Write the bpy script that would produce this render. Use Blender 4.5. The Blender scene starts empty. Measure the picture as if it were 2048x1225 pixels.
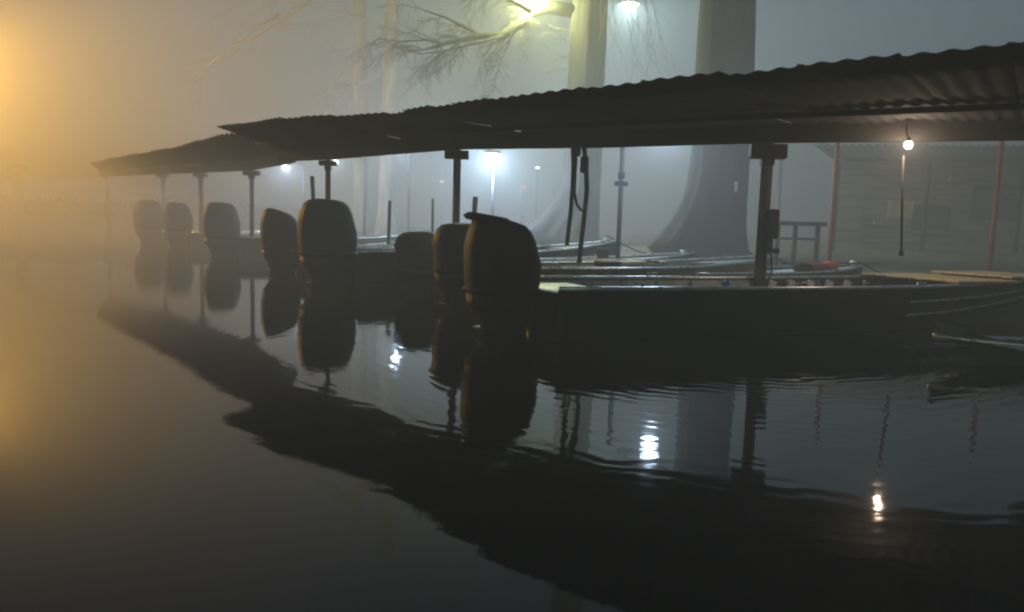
import bpy, math, random
from mathutils import Vector, Matrix
R = math.radians
sc = bpy.context.scene
COL = sc.collection

# ------------------------------------------------------------------ camera
CH = 1.2                                  # eye height above the water
F = 1480.0 / 2048.0                       # focal length / image width
PITCH, ROLL = math.atan(157 / 1480.0), 0.030
cd = bpy.data.cameras.new("camera"); cam = bpy.data.objects.new("camera", cd); COL.objects.link(cam)
cd.sensor_width = 36; cd.lens = 36 * F; cd.clip_end = 2000; cd.clip_start = 0.05
cam.rotation_mode = 'XYZ'
rotm = Matrix.Rotation(R(90) - PITCH, 3, 'X') @ Matrix.Rotation(ROLL, 3, 'Z')
cam.rotation_euler = rotm.to_euler('XYZ')
cam.location = (0, 0, CH)
cd.dof.use_dof = True; cd.dof.focus_distance = 9.0; cd.dof.aperture_fstop = 2.2
sc.camera = cam

# ------------------------------------------------------------------ world
w = bpy.data.worlds.new("World"); sc.world = w; w.use_nodes = True
nt = w.node_tree; bg = nt.nodes['Background']
sky = nt.nodes.new('ShaderNodeTexSky'); sky.sky_type = 'NISHITA'; sky.sun_disc = False
sky.sun_elevation = R(3.5); sky.sun_rotation = R(200); sky.air_density = 1.0; sky.dust_density = 4.0
tint = nt.nodes.new('ShaderNodeMix'); tint.data_type = 'RGBA'; tint.blend_type = 'MULTIPLY'; tint.inputs[0].default_value = 1
tint.inputs[7].default_value = (.35, .80, 1.4, 1)
nt.links.new(sky.outputs[0], tint.inputs[6]); nt.links.new(tint.outputs[2], bg.inputs[0]); bg.inputs[1].default_value = 0.15

sc.view_settings.view_transform = 'Standard'; sc.view_settings.look = 'None'
sc.view_settings.exposure = -0.18; sc.view_settings.gamma = 1.0
sc.cycles.use_denoising = True
sc.cycles.max_bounces = 6; sc.cycles.volume_bounces = 1; sc.cycles.diffuse_bounces = 2
sc.cycles.glossy_bounces = 4; sc.cycles.caustics_reflective = False
sc.cycles.sample_clamp_indirect = 1.5; sc.cycles.sample_clamp_direct = 25.0
sc.cycles.filter_width = 2.2

# ------------------------------------------------------------------ helpers
def at(px, py, Y):
    """world point seen at photo pixel (px, py) standing Y metres in front of the camera"""
    d = rotm @ Vector(((px - 1024) / 1480.0, -(py - 612.5) / 1480.0, -1.0))
    t = Y / d.y
    return Vector((d.x * t, Y, CH + d.z * t))
def xat(px, Y, z):
    lo, hi = -2000.0, 3000.0
    for _ in range(50):
        m = (lo + hi) / 2
        if at(px, m, Y).z > z: lo = m
        else: hi = m
    return at(px, lo, Y).x
def tag(o, label=None, cat=None, group=None, kind=None):
    if label: o['label'] = label
    if cat: o['category'] = cat
    if group: o['group'] = group
    if kind: o['kind'] = kind
    return o
def empty(name, loc=(0, 0, 0), rz=0.0):
    o = bpy.data.objects.new(name, None); COL.objects.link(o)
    o.location = loc; o.rotation_euler = (0, 0, rz); return o
def copy_tree(o, parent=None):
    c = o.copy(); COL.objects.link(c); c.parent = parent
    for ch in [x for x in o.children]:
        copy_tree(ch, c)
    return c

class MB:
    def __init__(s): s.v = []; s.f = []
    def add(s, vs, fs):
        b = len(s.v); s.v += [tuple(v) for v in vs]; s.f += [tuple(b + i for i in f) for f in fs]
    def box(s, c, d, rz=0.0, bev=0.0, tilt=None):
        x, y, z = d[0] / 2, d[1] / 2, d[2] / 2
        m = Matrix.Rotation(rz, 3, 'Z')
        if tilt is not None: m = m @ Matrix.Rotation(tilt, 3, 'Y')
        b = min(bev, x * .9, y * .9, z * .9)
        if b <= 0:
            vs = [(sx * x, sy * y, sz * z) for sz in (-1, 1) for sy in (-1, 1) for sx in (-1, 1)]
            fs = [(0, 2, 3, 1), (4, 5, 7, 6), (0, 1, 5, 4), (2, 6, 7, 3), (0, 4, 6, 2), (1, 3, 7, 5)]
        else:
            ring = lambda X, Y, Z: [(-X + b, -Y, Z), (X - b, -Y, Z), (X, -Y + b, Z), (X, Y - b, Z), (X - b, Y, Z), (-X + b, Y, Z), (-X, Y - b, Z), (-X, -Y + b, Z)]
            def r2(i, Z): return [(px * (1 - i / x), py * (1 - i / y), Z) for px, py, _ in ring(x, y, 0)]
            vs = r2(b, -z) + r2(0, -z + b) + r2(0, z - b) + r2(b, z)
            fs = [tuple(range(7, -1, -1)), tuple(range(24, 32))]
            for k in range(3):
                for i in range(8):
                    j = (i + 1) % 8
                    fs.append((k * 8 + i, k * 8 + j, k * 8 + 8 + j, k * 8 + 8 + i))
        c = Vector(c)
        s.add([c + m @ Vector(v) for v in vs], fs)
    def tube(s, pts, rad, n=8, cap=True):
        pts = [Vector(p) for p in pts]
        if not hasattr(rad, '__len__'): rad = [rad] * len(pts)
        vs, fs = [], []
        up = Vector((0, 0, 1))
        px = None
        for i, p in enumerate(pts):
            t = (pts[min(i + 1, len(pts) - 1)] - pts[max(i - 1, 0)])
            if t.length < 1e-9: t = Vector((0, 0, 1))
            t.normalize()
            if px is None:
                a = Vector((1, 0, 0)) if abs(t.z) > .9 else up
                px = t.cross(a).normalized()
            else:
                px = (px - t * px.dot(t))
                px = px.normalized() if px.length > 1e-6 else t.orthogonal().normalized()
            py = t.cross(px)
            for k in range(n):
                a = 2 * math.pi * k / n
                vs.append(p + (px * math.cos(a) + py * math.sin(a)) * rad[i])
        for i in range(len(pts) - 1):
            for k in range(n):
                j = (k + 1) % n
                fs.append((i * n + k, i * n + j, (i + 1) * n + j, (i + 1) * n + k))
        if cap:
            fs.append(tuple(range(n - 1, -1, -1))); fs.append(tuple((len(pts) - 1) * n + k for k in range(n)))
        s.add(vs, fs)
    def loft(s, rings, closed_ends=True):
        n = len(rings[0]); vs = [v for r in rings for v in r]; fs = []
        for i in range(len(rings) - 1):
            for k in range(n):
                j = (k + 1) % n
                fs.append((i * n + k, i * n + j, (i + 1) * n + j, (i + 1) * n + k))
        if closed_ends:
            fs.append(tuple(range(n - 1, -1, -1))); fs.append(tuple((len(rings) - 1) * n + k for k in range(n)))
        s.add(vs, fs)
    def build(s, name, m, parent=None, smooth=False):
        me = bpy.data.meshes.new(name); me.from_pydata(s.v, [], s.f); me.update()
        me.materials.append(m)
        if smooth:
            me.polygons.foreach_set('use_smooth', [True] * len(me.polygons))
        o = bpy.data.objects.new(name, me); COL.objects.link(o)
        if parent: o.parent = parent
        return o
def smooth_angle(o, deg=40):
    me = o.data
    try: me.set_sharp_from_angle(angle=R(deg))
    except Exception: pass

# ------------------------------------------------------------------ materials
def mat(name, c1, c2=None, rough=.6, metal=0.0, scale=6.0, bump=0.0, bscale=30.0, stretch=(1, 1, 1), spec=.5, coords='Object'):
    m = bpy.data.materials.new(name); m.use_nodes = True; t = m.node_tree; b = t.nodes['Principled BSDF']
    b.inputs['Roughness'].default_value = rough; b.inputs['Metallic'].default_value = metal
    b.inputs['Specular IOR Level'].default_value = spec
    c2 = c2 or tuple(x * .6 for x in c1)
    tc = t.nodes.new('ShaderNodeTexCoord'); mp = t.nodes.new('ShaderNodeMapping'); mp.inputs['Scale'].default_value = stretch
    t.links.new(tc.outputs[coords], mp.inputs[0])
    n = t.nodes.new('ShaderNodeTexNoise'); n.inputs['Scale'].default_value = scale; n.inputs['Detail'].default_value = 6
    t.links.new(mp.outputs[0], n.inputs['Vector'])
    cr = t.nodes.new('ShaderNodeValToRGB')
    cr.color_ramp.elements[0].position = .32; cr.color_ramp.elements[1].position = .68
    cr.color_ramp.elements[0].color = (*c2, 1); cr.color_ramp.elements[1].color = (*c1, 1)
    t.links.new(n.outputs[0], cr.inputs[0]); t.links.new(cr.outputs[0], b.inputs['Base Color'])
    mr = t.nodes.new('ShaderNodeMapRange'); mr.inputs[3].default_value = max(0, rough - .12); mr.inputs[4].default_value = min(1, rough + .15)
    t.links.new(n.outputs[0], mr.inputs[0]); t.links.new(mr.outputs[0], b.inputs['Roughness'])
    if bump > 0:
        n2 = t.nodes.new('ShaderNodeTexNoise'); n2.inputs['Scale'].default_value = bscale; n2.inputs['Detail'].default_value = 5
        t.links.new(mp.outputs[0], n2.inputs['Vector'])
        bp = t.nodes.new('ShaderNodeBump'); bp.inputs['Strength'].default_value = bump; bp.inputs['Distance'].default_value = .03
        t.links.new(n2.outputs[0], bp.inputs['Height']); t.links.new(bp.outputs[0], b.inputs['Normal'])
    return m
def emis(name, col, s):
    m = bpy.data.materials.new(name); m.use_nodes = True; t = m.node_tree; m.cycles.emission_sampling = 'NONE'
    b = t.nodes['Principled BSDF']; b.inputs['Base Color'].default_value = (.8, .8, .8, 1)
    b.inputs['Emission Color'].default_value = (*col, 1); b.inputs['Emission Strength'].default_value = min(s, 60)
    tr = t.nodes.new('ShaderNodeBsdfTransparent'); ad = t.nodes.new('ShaderNodeMixShader'); ad.inputs[0].default_value = .15     # frosted glass: lets the lamp inside shine out
    t.links.new(tr.outputs[0], ad.inputs[1]); t.links.new(b.outputs[0], ad.inputs[2]); t.links.new(ad.outputs[0], t.nodes['Material Output'].inputs['Surface'])
    return m
M = dict(
    bark=mat('bark', (.050, .048, .044), (.018, .017, .016), .95, scale=4, bump=1.0, bscale=7, stretch=(1, 1, .18)),
    lamplit_bark=mat('lamplit_bark', (.34, .33, .30), (.12, .11, .10), .85, scale=3, bump=.6, bscale=8, stretch=(1, 1, .25)),  # lamplight on the far trunks and boughs put into this pale colour
    twig=mat('twig', (.13, .12, .09), (.07, .06, .05), .9, scale=9),
    roof=mat('roof_metal', (.016, .016, .018), (.008, .008, .008), .95, .0, scale=1.4, bump=.3, bscale=12),
    beam=mat('beam_wood', (.016, .015, .015), (.009, .008, .008), .8, scale=5, bump=.4, bscale=25, stretch=(.3, .3, 2)),
    post=mat('post_steel', (.04, .04, .043), (.022, .022, .024), .75, .0, scale=8, bump=.3),
    redpost=mat('warm_lit_wood', (.26, .08, .06), (.15, .05, .04), .6, scale=10, bump=.2),  # reddish wood, with the warm lamp's red light put into the colour
    palepole=mat('galvanised_steel', (.45, .46, .47), (.3, .31, .32), .5, .4, scale=10),
    cowl=mat('cowl_black', (.010, .010, .013), (.006, .006, .008), .6, scale=4, spec=.3),
    cowl2=mat('cowl_charcoal', (.018, .018, .022), (.012, .012, .015), .6, scale=4, spec=.3),
    mid=mat('engine_leg', (.012, .012, .013), (.007, .007, .008), .6, scale=6, spec=.3),
    stainless=mat('stainless', (.6, .6, .6), (.4, .4, .4), .25, .95),
    hull=mat('hull_dark', (.014, .016, .015), (.008, .009, .009), .4, .0, scale=3, bump=.08, bscale=8),
    olive=mat('hull_olive', (.09, .095, .065), (.05, .055, .04), .4, .3, scale=3, bump=.08, bscale=8),
    alu=mat('hull_aluminium', (.42, .43, .43), (.28, .29, .29), .38, .75, scale=4, bump=.1, bscale=12),
    rail=mat('rail_aluminium', (.62, .63, .64), (.45, .46, .46), .28, .8, scale=9),
    white=mat('white_paint', (.72, .73, .74), (.55, .56, .57), .4, scale=5),
    wood=mat('bench_wood', (.72, .50, .24), (.55, .36, .16), .5, scale=5, bump=.2, bscale=20, stretch=(.3, 3, 1)),
    camo=mat('camouflage', (.22, .22, .13), (.06, .07, .045), .7, scale=5),
    orange=mat('orange_fabric', (.75, .13, .04), (.5, .08, .03), .8, scale=8, bump=.4),
    red=mat('red_fabric', (.35, .06, .05), (.22, .04, .04), .85, scale=8, bump=.5),
    blue=mat('blue_plastic', (.03, .08, .45), (.02, .05, .3), .5),
    dark=mat('dark_canvas', (.04, .035, .033), (.02, .018, .018), .9, scale=8, bump=.5),
    rope=mat('rope_dark', (.06, .055, .05), (.03, .028, .025), .9, scale=40, bump=.4),
    board=mat('wall_boards', (.26, .24, .22), (.11, .10, .09), .8, scale=3, bump=.4, bscale=14, stretch=(.2, .2, 3)),
    tan=mat('warm_lit_panel', (.48, .34, .22), (.36, .25, .16), .7, scale=4),  # warm light on the cabin panel, put into its colour
    glass=mat('window_glass', (.02, .025, .03), (.015, .02, .025), .08),
    mud=mat('ground_mud', (.12, .10, .075), (.06, .055, .04), .95, scale=.9, bump=.8, bscale=5, coords='Object'),
    bush=mat('bush_leaf', (.07, .08, .045), (.035, .04, .025), .8, scale=2),
)
# water: dark, mirror-like, faint wind ripples
def water_mat():
    m = bpy.data.materials.new('water'); m.use_nodes = True; t = m.node_tree; b = t.nodes['Principled BSDF']
    b.inputs['Base Color'].default_value = (.012, .014, .012, 1); b.inputs['Roughness'].default_value = .035
    b.inputs['IOR'].default_value = 1.333; b.inputs['Specular IOR Level'].default_value = .5
    tc = t.nodes.new('ShaderNodeTexCoord')
    def layer(scale, st, rz, det, amp):
        mp = t.nodes.new('ShaderNodeMapping'); mp.inputs['Scale'].default_value = st; mp.inputs['Rotation'].default_value = (0, 0, rz)
        n = t.nodes.new('ShaderNodeTexNoise'); n.inputs['Scale'].default_value = scale; n.inputs['Detail'].default_value = det
        t.links.new(tc.outputs['Object'], mp.inputs[0]); t.links.new(mp.outputs[0], n.inputs['Vector'])
        mu = t.nodes.new('ShaderNodeMath'); mu.operation = 'MULTIPLY'; mu.inputs[1].default_value = amp
        t.links.new(n.outputs[0], mu.inputs[0]); return mu
    a = layer(1.1, (1, 1.5, 1), .3, 2, .4); c = layer(8.0, (1, 2.4, 1), -.15, 3, .17)
    pn = t.nodes.new('ShaderNodeTexNoise'); pn.inputs['Scale'].default_value = .22; pn.inputs['Detail'].default_value = 2; t.links.new(tc.outputs['Object'], pn.inputs['Vector'])
    pm = t.nodes.new('ShaderNodeMapRange'); pm.inputs[1].default_value = .42; pm.inputs[2].default_value = .62; pm.inputs[3].default_value = .35; pm.inputs[4].default_value = 1.8; t.links.new(pn.outputs[0], pm.inputs[0])
    cm = t.nodes.new('ShaderNodeMath'); cm.operation = 'MULTIPLY'; t.links.new(c.outputs[0], cm.inputs[0]); t.links.new(pm.outputs[0], cm.inputs[1])
    ad = t.nodes.new('ShaderNodeMath'); ad.operation = 'ADD'
    t.links.new(a.outputs[0], ad.inputs[0]); t.links.new(cm.outputs[0], ad.inputs[1])
    # concentric rings spreading from the moored boats
    wv = t.nodes.new('ShaderNodeTexWave'); wv.wave_type = 'RINGS'; wv.rings_direction = 'Z'; wv.inputs['Scale'].default_value = 1.9
    wv.inputs['Distortion'].default_value = 9.0; wv.inputs['Detail'].default_value = 2; wv.inputs['Detail Scale'].default_value = .9
    mp = t.nodes.new('ShaderNodeMapping'); mp.inputs['Location'].default_value = (-2.2, -7.6, 0)
    t.links.new(tc.outputs['Object'], mp.inputs[0]); t.links.new(mp.outputs[0], wv.inputs['Vector'])
    ln = t.nodes.new('ShaderNodeVectorMath'); ln.operation = 'LENGTH'; t.links.new(mp.outputs[0], ln.inputs[0])
    mr = t.nodes.new('ShaderNodeMapRange'); mr.inputs[1].default_value = 1.5; mr.inputs[2].default_value = 6.2; mr.inputs[3].default_value = .42; mr.inputs[4].default_value = 0
    t.links.new(ln.outputs['Value'], mr.inputs[0])
    mu = t.nodes.new('ShaderNodeMath'); mu.operation = 'MULTIPLY'; t.links.new(wv.outputs['Fac'], mu.inputs[0]); t.links.new(mr.outputs[0], mu.inputs[1])
    ad2 = t.nodes.new('ShaderNodeMath'); ad2.operation = 'ADD'; t.links.new(ad.outputs[0], ad2.inputs[0]); t.links.new(mu.outputs[0], ad2.inputs[1])
    bp = t.nodes.new('ShaderNodeBump'); bp.inputs['Strength'].default_value = 1.0; bp.inputs['Distance'].default_value = .0019
    t.links.new(ad2.outputs[0], bp.inputs['Height']); t.links.new(bp.outputs[0], b.inputs['Normal'])
    return m
M['water'] = water_mat()

# ------------------------------------------------------------------ setting: water, bank
b = MB(); b.add([(-95, -18, 0), (95, -18, 0), (95, 150, 0), (-95, 150, 0)], [(0, 1, 2, 3)])
tag(b.build('water', M['water']), 'still dark river water mirroring lamps and boats', kind='structure')

SH = [(16, -6), (11.5, 3), (8.8, 9.3), (7.3, 12.6), (4.3, 18.0), (1.8, 21.8), (-1.2, 26.0), (-5.6, 31.0), (-11.5, 36.5), (-22, 47), (-40, 62), (-60, 90)]
rnd = random.Random(5)
def bank():
    b = MB(); prof = [(-.7, -.5), (-.25, -.02), (.0, .3), (.5, .47), (2, .55), (5, .72), (9, .85), (20, .95), (90, 1.1)]
    pts = []
    for i in range(len(SH) - 1):
        a, c = Vector(SH[i]), Vector(SH[i + 1]); n = max(1, int((c - a).length / .7))
        for k in range(n): pts.append(a.lerp(c, k / n))
    pts.append(Vector(SH[-1]))
    D = Vector((.86, .5)); rows = []
    for p in pts:
        jx = rnd.uniform(-.18, .18); row = []
        for q, (o, z) in enumerate(prof):
            o2 = o + jx * (1 if q < 5 else 0)
            row.append((p.x + D.x * o2, p.y + D.y * o2, z + (rnd.uniform(-.04, .04) if 1 < q < 7 else 0)))
        rows.append(row)
    m = len(prof); vs = [v for r in rows for v in r]; fs = []
    for i in range(len(rows) - 1):
        for k in range(m - 1): fs.append((i * m + k, i * m + k + 1, (i + 1) * m + k + 1, (i + 1) * m + k))
    b.add(vs, fs); return b.build('ground', M['mud'], smooth=True)
tag(bank(), 'muddy river bank behind the moored boats', kind='structure')

# ------------------------------------------------------------------ lamps
def light(name, loc, power, col, rad=.06, parent=None):
    l = bpy.data.lights.new(name, 'POINT'); l.energy = power; l.color = col; l.shadow_soft_size = rad
    o = bpy.data.objects.new(name, l); COL.objects.link(o); o.location = loc
    if parent: o.parent = parent
    return o
def bulb_mesh(r, c=(0, 0, 0), flat=.6, n=12, k=6):
    b = MB(); rings = []
    for i in range(k + 1):
        a = math.pi * i / k; rr = max(.002, r * math.sin(a)); z = -r * flat * math.cos(a)
        rings.append([(c[0] + rr * math.cos(2 * math.pi * j / n), c[1] + rr * math.sin(2 * math.pi * j / n), c[2] + z) for j in range(n)])
    b.loft(rings); return b
def shade_mesh(r, h):
    b = MB(); n = 14; rings = []
    for (rr, z) in ((.03, h), (r * .45, h * .9), (r * .8, h * .55), (r, 0), (r * .96, .005), (r * .75, h * .5), (.03, h * .8)):
        rings.append([(rr * math.cos(2 * math.pi * j / n), rr * math.sin(2 * math.pi * j / n), z) for j in range(n)])
    b.loft(rings); return b
def pole_lamp(base, head, power, col, label, r=.16, poleR=.05, cat='lamp', glow=60, group=None, mt='post'):
    """a lamp on a pole: base (x,y,z) foot, head (x,y,z) of the bulb"""
    t = empty('lamp_post', base); bx = Vector(base); h = Vector(head) - bx
    b = MB(); b.tube([(0, 0, -.6), (0, 0, h.z + .25)], [poleR * 1.15, poleR], 8); b.build('pole', M[mt], t, True)
    b = MB(); b.tube([(0, 0, h.z + .2), (h.x * .5, h.y * .5, h.z + .34), (h.x, h.y, h.z + .2)], poleR * .55, 6); b.build('arm', M[mt], t, True)
    s = shade_mesh(r * .95, r * .7).build('lamp_shade', M['palepole'], t, True); s.location = (h.x, h.y, h.z + r * .5)
    e = bulb_mesh(r).build('bulb', emis('lamp_glow', col, glow), t, True); e.location = (h.x, h.y, h.z)
    light('lamp_light', (h.x, h.y, h.z - r * .2), power * 1.2, col, r * .55, t)
    tag(t, label, cat, group); return t
COOL = (.55, .76, 1.0)
def P3(px, py, Y): return tuple(at(px, py, Y))
L = P3(985, 318, 24.5); pole_lamp((L[0] + .02, L[1] + .5, .6), L, 2300, COOL, 'brightest white lamp, on a thin pole right of the square-headed mid post', .31, glow=120, group='white lamps along the bank')
L = P3(572, 336, 33); pole_lamp((L[0] + .5, L[1] + .9, -.3), L, 850, COOL, 'bluish white lamp, leftmost under the shelter roof', .17, glow=120, group='white lamps along the bank')
L = P3(671, 325, 30); pole_lamp((L[0] + 1.0, L[1] + .9, .3), L, 220, (.7, .95, 1), 'small teal white lamp touching the post right of the leftmost lamp', .12, glow=60, group='white lamps along the bank')
L = P3(797, 296, 29.6); pole_lamp((L[0] + .3, L[1] + .9, .4), L, 420, COOL, 'lamp half hidden by the eave whose glare mirrors in the water', .22, glow=140, group='white lamps along the bank')
L = at(1330, 268, 14.2); pole_lamp((xat(1238, 15.2, 1.2), 15.2, -.2), tuple(L), 330, COOL, 'lamp just above the roof beam with the largest glare in the water', .19, .045, glow=160, group='white lamps along the bank')

px_ = bpy.data.objects.get('lamp_post.004'); b = MB(); b.box((0, 0, 2.35), (.26, .1, .09), .1, .01); b.box((0, 0, 2.52), (.12, .12, .12), .1, .01); b.build('cross_bracket', M['beam'], px_)
# sodium street lamp beyond the left edge
Ls = (-21.0, 26.0, 6.6)
pole_lamp((-22.3, 27.0, -.3), Ls, 16000, (1.0, .51, .075), 'orange sodium street lamp glowing in fog beyond the left edge', .3, .09, 'street lamp', 80)

# ------------------------------------------------------------------ trees
def trunk(b, pts, n=44, flare=None, seed=1):
    """pts: (x,y,z,r); lumpy section, root flare as lobes near the base"""
    rg = random.Random(seed); ph = [rg.uniform(0, 6.28) for _ in range(4)]; rings = []
    for (x, y, z, r) in pts:
        ring = []
        for k in range(n):
            a = 2 * math.pi * k / n
            q = 1 + .05 * math.sin(3 * a + ph[0] + z * .35) + .03 * math.sin(7 * a + ph[1] + z * .2) + .025 * math.sin(17 * a + ph[3]) + .03 * math.sin(z * 2.1 + ph[1]) * math.sin(2 * a + ph[2]) + rg.uniform(-.015, .015)
            fl = max(0, min(1, (r / flare - 1))) if flare else 0
            q += .16 * fl * math.sin(5 * a + ph[2]) + .06 * fl * math.sin(11 * a + ph[0])
            ring.append((x + math.cos(a) * r * q, y + math.sin(a) * r * q, z))
        rings.append(ring)
    b.loft(rings)
def twigs(b, rg, start, d, length, rad, depth, droop=.06):
    """recursive crooked twig with side shoots, n=4 tubes"""
    pts = [Vector(start)]; d = Vector(d).normalized(); n = 5; st = length / n; rr = [rad]
    for i in range(n):
        d = (d + Vector((rg.uniform(-.22, .22), rg.uniform(-.22, .22), rg.uniform(-.2, .16) - droop * .22))).normalized()
        pts.append(pts[-1] + d * st); rr.append(rad * (1 - .8 * (i + 1) / n))
    b.tube(pts, rr, 4, cap=False)
    if depth > 0:
        for i in range(1, n + 1):
            for _ in range(2 if depth > 1 else 1 + (rg.random() < .5)):
                s = Vector((rg.uniform(-1, 1), rg.uniform(-1, 1), rg.uniform(-.7, .5) - droop))
                twigs(b, rg, pts[i], d * .7 + s * .8, length * rg.uniform(.4, .62), max(.004, rad * .45), depth - 1, droop)
def limb(px_pts, Y, r0, r1, yj=0.0):
    pts = [at(x, y, Y + yj * i) for i, (x, y) in enumerate(px_pts)]
    n = len(pts); return pts, [r0 + (r1 - r0) * i / (n - 1) for i in range(n)]

# big cypress with flared base (right of centre)
def flared_tree(px_top, Y, r, zg, label, name, m, H=17, lean=0.0, flare_z=2.2, flare_r=2.0, flx=-.3, seed=1, px_mid=None):
    X = xat(px_top, Y, 5.5)
    t = empty(name, (X, Y, zg)); b = MB(); pts = [(0, 0, -.6, r * flare_r * 1.05)]
    for k in range(9):
        z = flare_z * k / 8; q = (1 - k / 8) ** 2.4
        pts.append((flx * q, 0, z, r * (1.06 + (flare_r - 1) * q)))
    for k in range(1, 15):
        z = flare_z + (H - flare_z) * k / 14
        pts.append((lean * (z - flare_z), 0, z, r * (1.06 - .25 * k / 14)))
    trunk(b, pts, flare=r * 1.1, seed=seed); b.build('trunk', m, t, True)
    tag(t, label, 'tree'); return t
T2 = flared_tree(1447, 20, .69, .8, 'huge dark tree trunk with flared base behind the near shelter post', 'cypress_tree', M['bark'], lean=.0, flare_z=2.6, flare_r=1.75, flx=-.55, seed=3)
b = MB(); rings = []
for i in range(5):
    q = i / 4; rr = (.10 * math.sin(math.pi * (q * .9 + .05)) + .01)
    rings.append([(.2 + rr * .7 * math.cos(2 * math.pi * k / 10), -.755 - .02 * (k > 5), 2.13 + (q - .5) * .3 + rr * .2 * math.sin(2 * math.pi * k / 10)) for k in range(10)])
b = MB(); b.box((.30, -.66, 1.62), (.14, .05, .26), .35, .012); b.build('tag_plate', M['white'], T2)
T1 = flared_tree(1168, 26, .62, .9, 'tall tree trunk lit yellow green with a long bare limb reaching left', 'cypress_tree', M['bark'], lean=.012, flare_z=2.6, flare_r=2.1, flx=-.9, seed=8)
rg = random.Random(12); o1 = T1.location
def local(pts, o): return [p - o for p in pts]
lb = MB(); cr = MB()
main, rr = limb([(1150, 22), (1095, 14), (1062, 24), (1040, 48), (1005, 72), (965, 72), (925, 80), (888, 88), (850, 100)], 25.9, .24, .035, -.12)
lb.tube(local(main, o1), rr, 9)
subs = [([(965, 72), (930, 55), (890, 35), (850, 22)], .07), ([(1005, 72), (960, 85), (930, 92), (880, 105), (840, 108)], .06), ([(925, 80), (900, 98), (880, 112)], .04),
        ([(1062, 24), (1040, 10), (1005, -5), (960, -12)], .09), ([(1040, 48), (1020, 80), (1010, 105), (1000, 130)], .035), ([(888, 88), (850, 80), (800, 84), (760, 78)], .045)]
for i, (pp, r) in enumerate(subs):
    p, q = limb(pp, 25.4 - .15 * i, r, r * .3, -.1); lb.tube(local(p, o1), q, 6)
    for k in range(1, len(p)):
        for _ in range(1):
            d = (p[k] - p[k - 1]).normalized()
            twigs(cr, rg, p[k] - o1, d + Vector((rg.uniform(-.8, .4), rg.uniform(-.8, .8), rg.uniform(-.8, .5))), rg.uniform(.7, 1.4), .020, 2)
for k in range(2, len(main)):
    for _ in range(3):
        d = (main[k] - main[k - 1]).normalized()
        twigs(cr, rg, main[k] - o1, d + Vector((rg.uniform(-.5, .4), rg.uniform(-.8, .8), rg.uniform(-.9, .8))), rg.uniform(.7, 1.4), .022, 2)
for (x, y) in ((1128, 62), (1126, 82), (1128, 115), (1126, 140)):      # stub shoots on the trunk's left side
    twigs(cr, rg, at(x + 8, y, 25.6) - o1, (-1, -.1, .2), .75, .022, 1)
for (x, y) in ((1205, 10), (1215, -15), (1240, -30), (1270, -30), (1300, -40), (1240, -10), (1285, -20)):
    for _ in range(2): twigs(cr, rg, at(x + rg.uniform(-12, 12), y, 24.8) - o1, (rg.uniform(-.1, .6), rg.uniform(-.4, .4), -1), rg.uniform(1.4, 2.7), .010, 1, .5)
p, q = limb([(1190, 0), (1215, -22), (1250, -34), (1300, -44)], 25.4, .10, .04); lb.tube(local(p, o1), q, 6)
lb.build('limb', M['bark'], T1, True); cr.build('crown', M['twig'], T1)

# pale trunk further back and its light branches
def pale_tree(px, Y, r, label, subs, seed, name='lamplit_tree', lean=.0, group=None, m='lamplit_bark', tw=1.0):
    X = xat(px, Y, 4); t = empty(name, (X, Y, .9)); o = t.location; b = MB()
    trunk(b, [(lean * z, 0, z, r * (1.35 if z < .1 else 1 - z * .02)) for z in (-.5, 0, 1, 2, 3.5, 5, 6.5, 8, 9.5, 11, 13, 15)], 14, seed=seed); b.build('trunk', M[m], t, True)
    lb = MB(); cr = MB(); rg = random.Random(seed)
    for i, (pp, rad) in enumerate(subs):
        p, q = limb(pp, Y - .3, rad, rad * .3, -.15); lb.tube(local(p, o), q, 6)
        for k in range(1, len(p)):
            for _ in range(2):
                twigs(cr, rg, p[k] - o, (p[k] - p[k - 1]).normalized() + Vector((rg.uniform(-.6, .6), rg.uniform(-.6, .6), rg.uniform(-.8, .5))), rg.uniform(1.0, 2.0) * tw, .018, 1)
    lb.build('limb', M[m], t, True); cr.build('crown', M[m], t)
    tag(t, label, 'tree', group)
pale_tree(772, 37, .42, 'pale slender trunk lit in the fog above the shelter roof', [([(778, 50), (760, 72), (735, 90), (715, 120), (690, 150), (660, 185)], .15), ([(762, 150), (740, 160), (700, 172), (662, 188)], .12), ([(772, 60), (740, 40), (700, 30), (650, 20)], .09)], 21, lean=.02)
pale_tree(722, 41, .45, 'faint second trunk left of the pale slender one, with long pale boughs reaching left', [([(700, -60), (640, -20), (590, 20), (540, 52), (520, 66), (470, 92), (440, 112), (412, 134)], .20), ([(560, 30), (520, 48), (560, 50), (612, 50)], .12), ([(600, -30), (560, 0), (520, 20), (480, 8)], .10)], 22, lean=-.01)

# high lamps fixed to the trees
def tree_lamp(px, py, Y, tx, power, col, r, label, glow):
    h = at(px, py, Y); t = empty('flood_lamp', tuple(h)); b = MB()
    b.tube([(0, 0, .18), ((tx - h.x) * .5, (26.2 - h.y) * .5, .52), (tx - h.x, 26.2 - h.y, .3)], .035, 6); b.build('arm', M['post'], t, True)
    s = shade_mesh(r * 1.3, r).build('lamp_shade', M['palepole'], t, True); s.location.z = .03
    bulb_mesh(r, flat=.55).build('bulb', emis('flood_glow', col, glow), t, True)
    light('lamp_light', (0, 0, -r * .2), power * 1.2, col, r * .5, t); tag(t, label, 'lamp')
tree_lamp(1062, -10, 25.1, T1.location.x - .4, 2700, (.95, 1.0, .42), .62, 'large yellow green flood lamp at the top edge beside the bare limb', 60)
tree_lamp(1258, 12, 31.5, T1.location.x + .6, 2000, (.72, .98, 1.0), .34, 'small greenish white lamp at the top edge right of the lit trunk', 90)

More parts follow.
